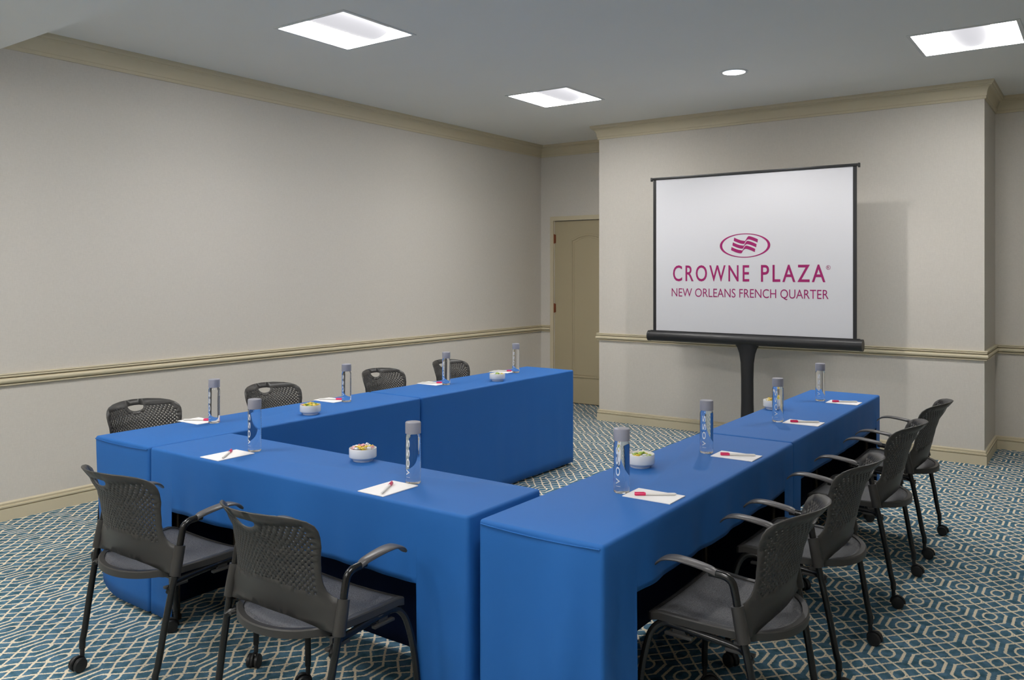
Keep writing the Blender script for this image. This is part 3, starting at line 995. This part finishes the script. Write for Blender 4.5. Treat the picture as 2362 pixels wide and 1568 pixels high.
# ---------------------------------------------------------------- bowls of wrapped candies
def make_bowl(label, loc):
    t = thing('candy_bowl', label, 'bowl', loc, 0, 'white candy bowls on the tables')
    b = bmesh.new()
    lathe(b, [(0, .003), (.036, .003), (.037, 0), (.040, 0), (.0415, .004), (.0455, .010), (.0545, .0150), (.0562, .018), (.0562, .050), (.0552, .0525), (.0535, .0525), (.0525, .050), (.0525, .020), (.046, .014), (.030, .0085), (0, .0085)], 44)
    obj('bowl_body', b, M['ceramic'], t, 1)
    return t
def candy_mesh(seed):
    rnd = random.Random(seed)
    b = bmesh.new()
    n = 10
    prof = [(-.0165, .0075), (-.0145, .0062), (-.0115, .0030), (-.0095, .0028), (-.0075, .0062), (-.003, .0078), (.003, .0078), (.0075, .0062), (.0095, .0028), (.0115, .0030), (.0145, .0062), (.0165, .0075)]
    rings = []
    for i, (x, r) in enumerate(prof):
        tail = abs(x) > .009
        ring = []
        for k in range(n):
            a = 2 * PI * k / n
            rr = r * (1 + (.35 * math.sin(k * 2.5 + i + seed) if tail and r > .004 else .07 * math.sin(3 * a + seed)))
            ring.append(b.verts.new((x + rnd.uniform(-.001, .001) * tail, rr * math.cos(a), rr * math.sin(a) * (.35 if tail else .9))))
        rings.append(ring)
    for a_, c_ in zip(rings, rings[1:]):
        for k in range(n): b.faces.new((a_[k], a_[(k + 1) % n], c_[(k + 1) % n], c_[k]))
    b.faces.new(rings[0]); b.faces.new(rings[-1][::-1])
    return b
BOWLS = [
    ((-2.487, 2.425), 'white bowl heaped with pink and yellow candies on the cross table', 'PYWPYWPYYWPWY', 'the bowl on the cross table', .006),
    ((-3.537, 3.054), 'white bowl of yellow and green candies on the nearer left table', 'YGYGYYGYWPYGY', 'the bowl on the nearer left table', .003),
    ((-3.545, 4.781), 'white bowl of pale candies on the far left table', 'GYWGWYWGYWW', 'the bowl on the far left table', -.003),
    ((-1.508, 2.990), 'white bowl of green candies on the nearer right table, beside a water bottle', 'GGYWGYWWYW', 'the bowl on the nearer right table', -.004),
    ((-1.534, 4.700), 'white bowl of yellow candies on the far right table, partly behind a bottle', 'YYGYPYWYYGY', 'the bowl on the far right table', .003),
]
CN = {'Y': 'yellow', 'G': 'green', 'P': 'pink', 'W': 'whitish'}
protos = {}
bowl0 = None
for bi, ((x, y), lab, cols_, where, lift) in enumerate(BOWLS):
    if bowl0 is None: bowl0 = make_bowl(lab, (x, y, TT))
    else: dup(bowl0, (x, y, TT), 0, lab)
    rnd = random.Random(bi * 7 + 1)
    spots = [(0, 0)] + [(.021 * math.cos(a), .021 * math.sin(a)) for a in [2 * PI * k / 4 + bi for k in range(4)]] + \
            [(.036 * math.cos(a), .036 * math.sin(a)) for a in [2 * PI * k / 8 + bi * .7 for k in range(8)]]
    # a lower layer fills the bowl, the upper layer shows
    for layer in (0, 1):
        for i, (px, py) in enumerate(spots if layer else spots[5:]):
            ch = cols_[i % len(cols_)]
            if ch not in protos:
                o = obj('wrapped_candy', candy_mesh(ord(ch)), M['candy' + ch], None, 1); protos[ch] = o; new = o
            else:
                new = protos[ch].copy(); C.objects.link(new)
            zc = (.020 if layer == 0 else .046 + lift + .010 * (1 - math.hypot(px, py) / .04)) + rnd.uniform(-.001, .0015)
            sc = .88 if layer == 0 else 1
            new.location = (x + px * sc, y + py * sc, TT + zc)
            new.rotation_euler = (rnd.uniform(-.5, .5), rnd.uniform(-.45, .45) * layer, rnd.uniform(0, 6.28))
            tag(new, '%s twist-wrapped candy %s %s' % (CN[ch], 'heaped in' if layer else 'at the bottom of', where), 'candy', 'wrapped %s candies in %s' % (CN[ch], where))

# ---------------------------------------------------------------- projection screen
YSC = 7.08
t = thing('projection_screen', 'white pull-up projection screen with magenta hotel logo on a black skirted stand', 'projection screen', (-2.535, YSC, 0))
ox = 2.535
b = bmesh.new(); box(b, -.898, .898, -.001, .001, .975, 2.392); obj('screen_fabric', b, M['screen'], t)
for s in (-1, 1):
    b = bmesh.new(); box(b, s * .886 - .0145, s * .886 + .0145, -.0035, .0035, .975, 2.392); obj('black_border', b, M['screencase'], t)
b = bmesh.new(); box(b, -.918, .918, -.010, .010, 2.386, 2.408, .003, 2)
for s in (-1, 1): box(b, s * .918 - .008, s * .918 + .008, -.012, .012, 2.375, 2.411, .003, 2)
obj('top_bar', b, M['screencase'], t, 1)
b = bmesh.new(); tube(b, [(-.94, 0, .938), (.94, 0, .938)], .047, 28)
for s in (-1, 1): tube(b, [(s * .925, 0, .938), (s * .948, 0, .938)], .0495, 28)
box(b, -.925, .925, -.012, .012, .97, .99)
obj('roller_case', b, M['screencase'], t, 1)
b = bmesh.new()
prof = [(.935, .150, .040), (.905, .112, .036), (.87, .088, .034), (.82, .070, .032), (.74, .058, .031), (.6, .054, .031), (.4, .054, .032), (.2, .060, .036), (.10, .070, .05), (.03, .085, .07)]
rings = []
for z_, a_, c_ in prof:
    rings.append([b.verts.new((-.005 + a_ * math.cos(2 * PI * k / 28) * (1 + .03 * math.sin(5 * 2 * PI * k / 28 + z_ * 3)), c_ * math.sin(2 * PI * k / 28), z_)) for k in range(28)])
for r0, r1 in zip(rings, rings[1:]):
    for k in range(28): b.faces.new((r0[k], r0[(k + 1) % 28], r1[(k + 1) % 28], r1[k]))
b.faces.new(rings[0]); b.faces.new(rings[-1][::-1])
obj('stand_skirt', b, M['screenblack'], t, 1)
b = bmesh.new(); tube(b, [(0, .035, .9), (0, .035, 2.385)], .010, 12); tube(b, [(0, .035, 2.385), (0, 0, 2.40)], .008, 8); obj('support_pole', b, M['screencase'], t, 1)
for k in range(3):
    a = math.radians(90 + 120 * k)
    b = bmesh.new(); tube(b, [(0, 0, .11), (.30 * math.cos(a), .30 * math.sin(a), .022)], .010, 8)
    tube(b, [(.28 * math.cos(a), .28 * math.sin(a), .02), (.33 * math.cos(a), .33 * math.sin(a), .012)], .012, 8)
    obj('tripod_foot', b, M['screencase'], t, 1)
# logo: ring, three waving stripes, lettering (all on the fabric)
YF_ = -.0022
def flat_on_screen(b, dx, dz):
    for v in b.verts: v.co = Vector((v.co.x + dx, YF_ - v.co.z, v.co.y + dz))
b = bmesh.new()
n = 64; R0, R1 = [], []
for k in range(n):
    a = 2 * PI * k / n
    R0.append(b.verts.new((.2255 * math.cos(a), .1055 * math.sin(a), 0))); R1.append(b.verts.new((.2030 * math.cos(a), .0985 * math.sin(a), 0)))
for k in range(n): b.faces.new((R0[k], R0[(k + 1) % n], R1[(k + 1) % n], R1[k]))
for row in range(3):
    ox_, oz_ = -.012 * (row - 1), .041 - .041 * row
    up, lo = [], []
    N_ = 22
    for k in range(N_ + 1):
        u = k / N_
        x_ = -.106 + .212 * u
        # falls to a trough, steps up, rolls over and falls again
        zc_ = .016 - .030 * math.sin(min(1, u / .46) * PI / 2) + (.0 if u < .46 else .040 * math.sin(min(1, (u - .46) / .16) * PI / 2) - (.030 * max(0, (u - .62) / .38) ** 1.4))
        th = .0140 * (1 - .45 * math.exp(-((u - .5) / .05) ** 2))
        up.append(b.verts.new((x_ + ox_, zc_ + th + oz_, 0))); lo.append(b.verts.new((x_ + ox_ - .004, zc_ - th + oz_, 0)))
    for k in range(N_): b.faces.new((lo[k], lo[k + 1], up[k + 1], up[k]))
flat_on_screen(b, -.0275, 1.762)
o = obj('logo_emblem', b, M['magenta'], t, recalc=False); o['label'] = 'magenta oval emblem with three waving stripes'
def lettering(name, body, x0, x1, z0, z1, off, sp=1.0):
    g = text_mesh(body, x1 - x0, z1 - z0, off, space=sp)
    flat_on_screen(g, x0 + ox, z0)
    o = obj(name, g, M['magenta'], t, recalc=False)
    return o
o = lettering('logo_word', 'CROWNE', -3.237, -2.521, 1.446, 1.592, .008, 1.25); o['label'] = 'magenta CROWNE lettering'
o = lettering('logo_word', 'PLAZA', -2.418, -1.880, 1.446, 1.592, .010, 1.25); o['label'] = 'magenta PLAZA lettering'
o = lettering('logo_place', 'NEW ORLEANS FRENCH QUARTER', -3.250, -1.855, 1.292, 1.383, -.002); o['label'] = 'magenta NEW ORLEANS FRENCH QUARTER lettering'
g = text_mesh('R', .017, .020, 0); flat_on_screen(g, -1.866 + ox, 1.557)
ring = bmesh.new()
A_ = [ring.verts.new((.018 * math.cos(2 * PI * k / 24), .018 * math.sin(2 * PI * k / 24), 0)) for k in range(24)]
B_ = [ring.verts.new((.0155 * math.cos(2 * PI * k / 24), .0155 * math.sin(2 * PI * k / 24), 0)) for k in range(24)]
for k in range(24): ring.faces.new((A_[k], A_[(k + 1) % 24], B_[(k + 1) % 24], B_[k]))
flat_on_screen(ring, -1.857 + ox, 1.567)
me = bpy.data.meshes.new('x'); ring.to_mesh(me); ring.free(); g.from_mesh(me); bpy.data.meshes.remove(me)
obj('registered_mark', g, M['magenta'], t, recalc=False)
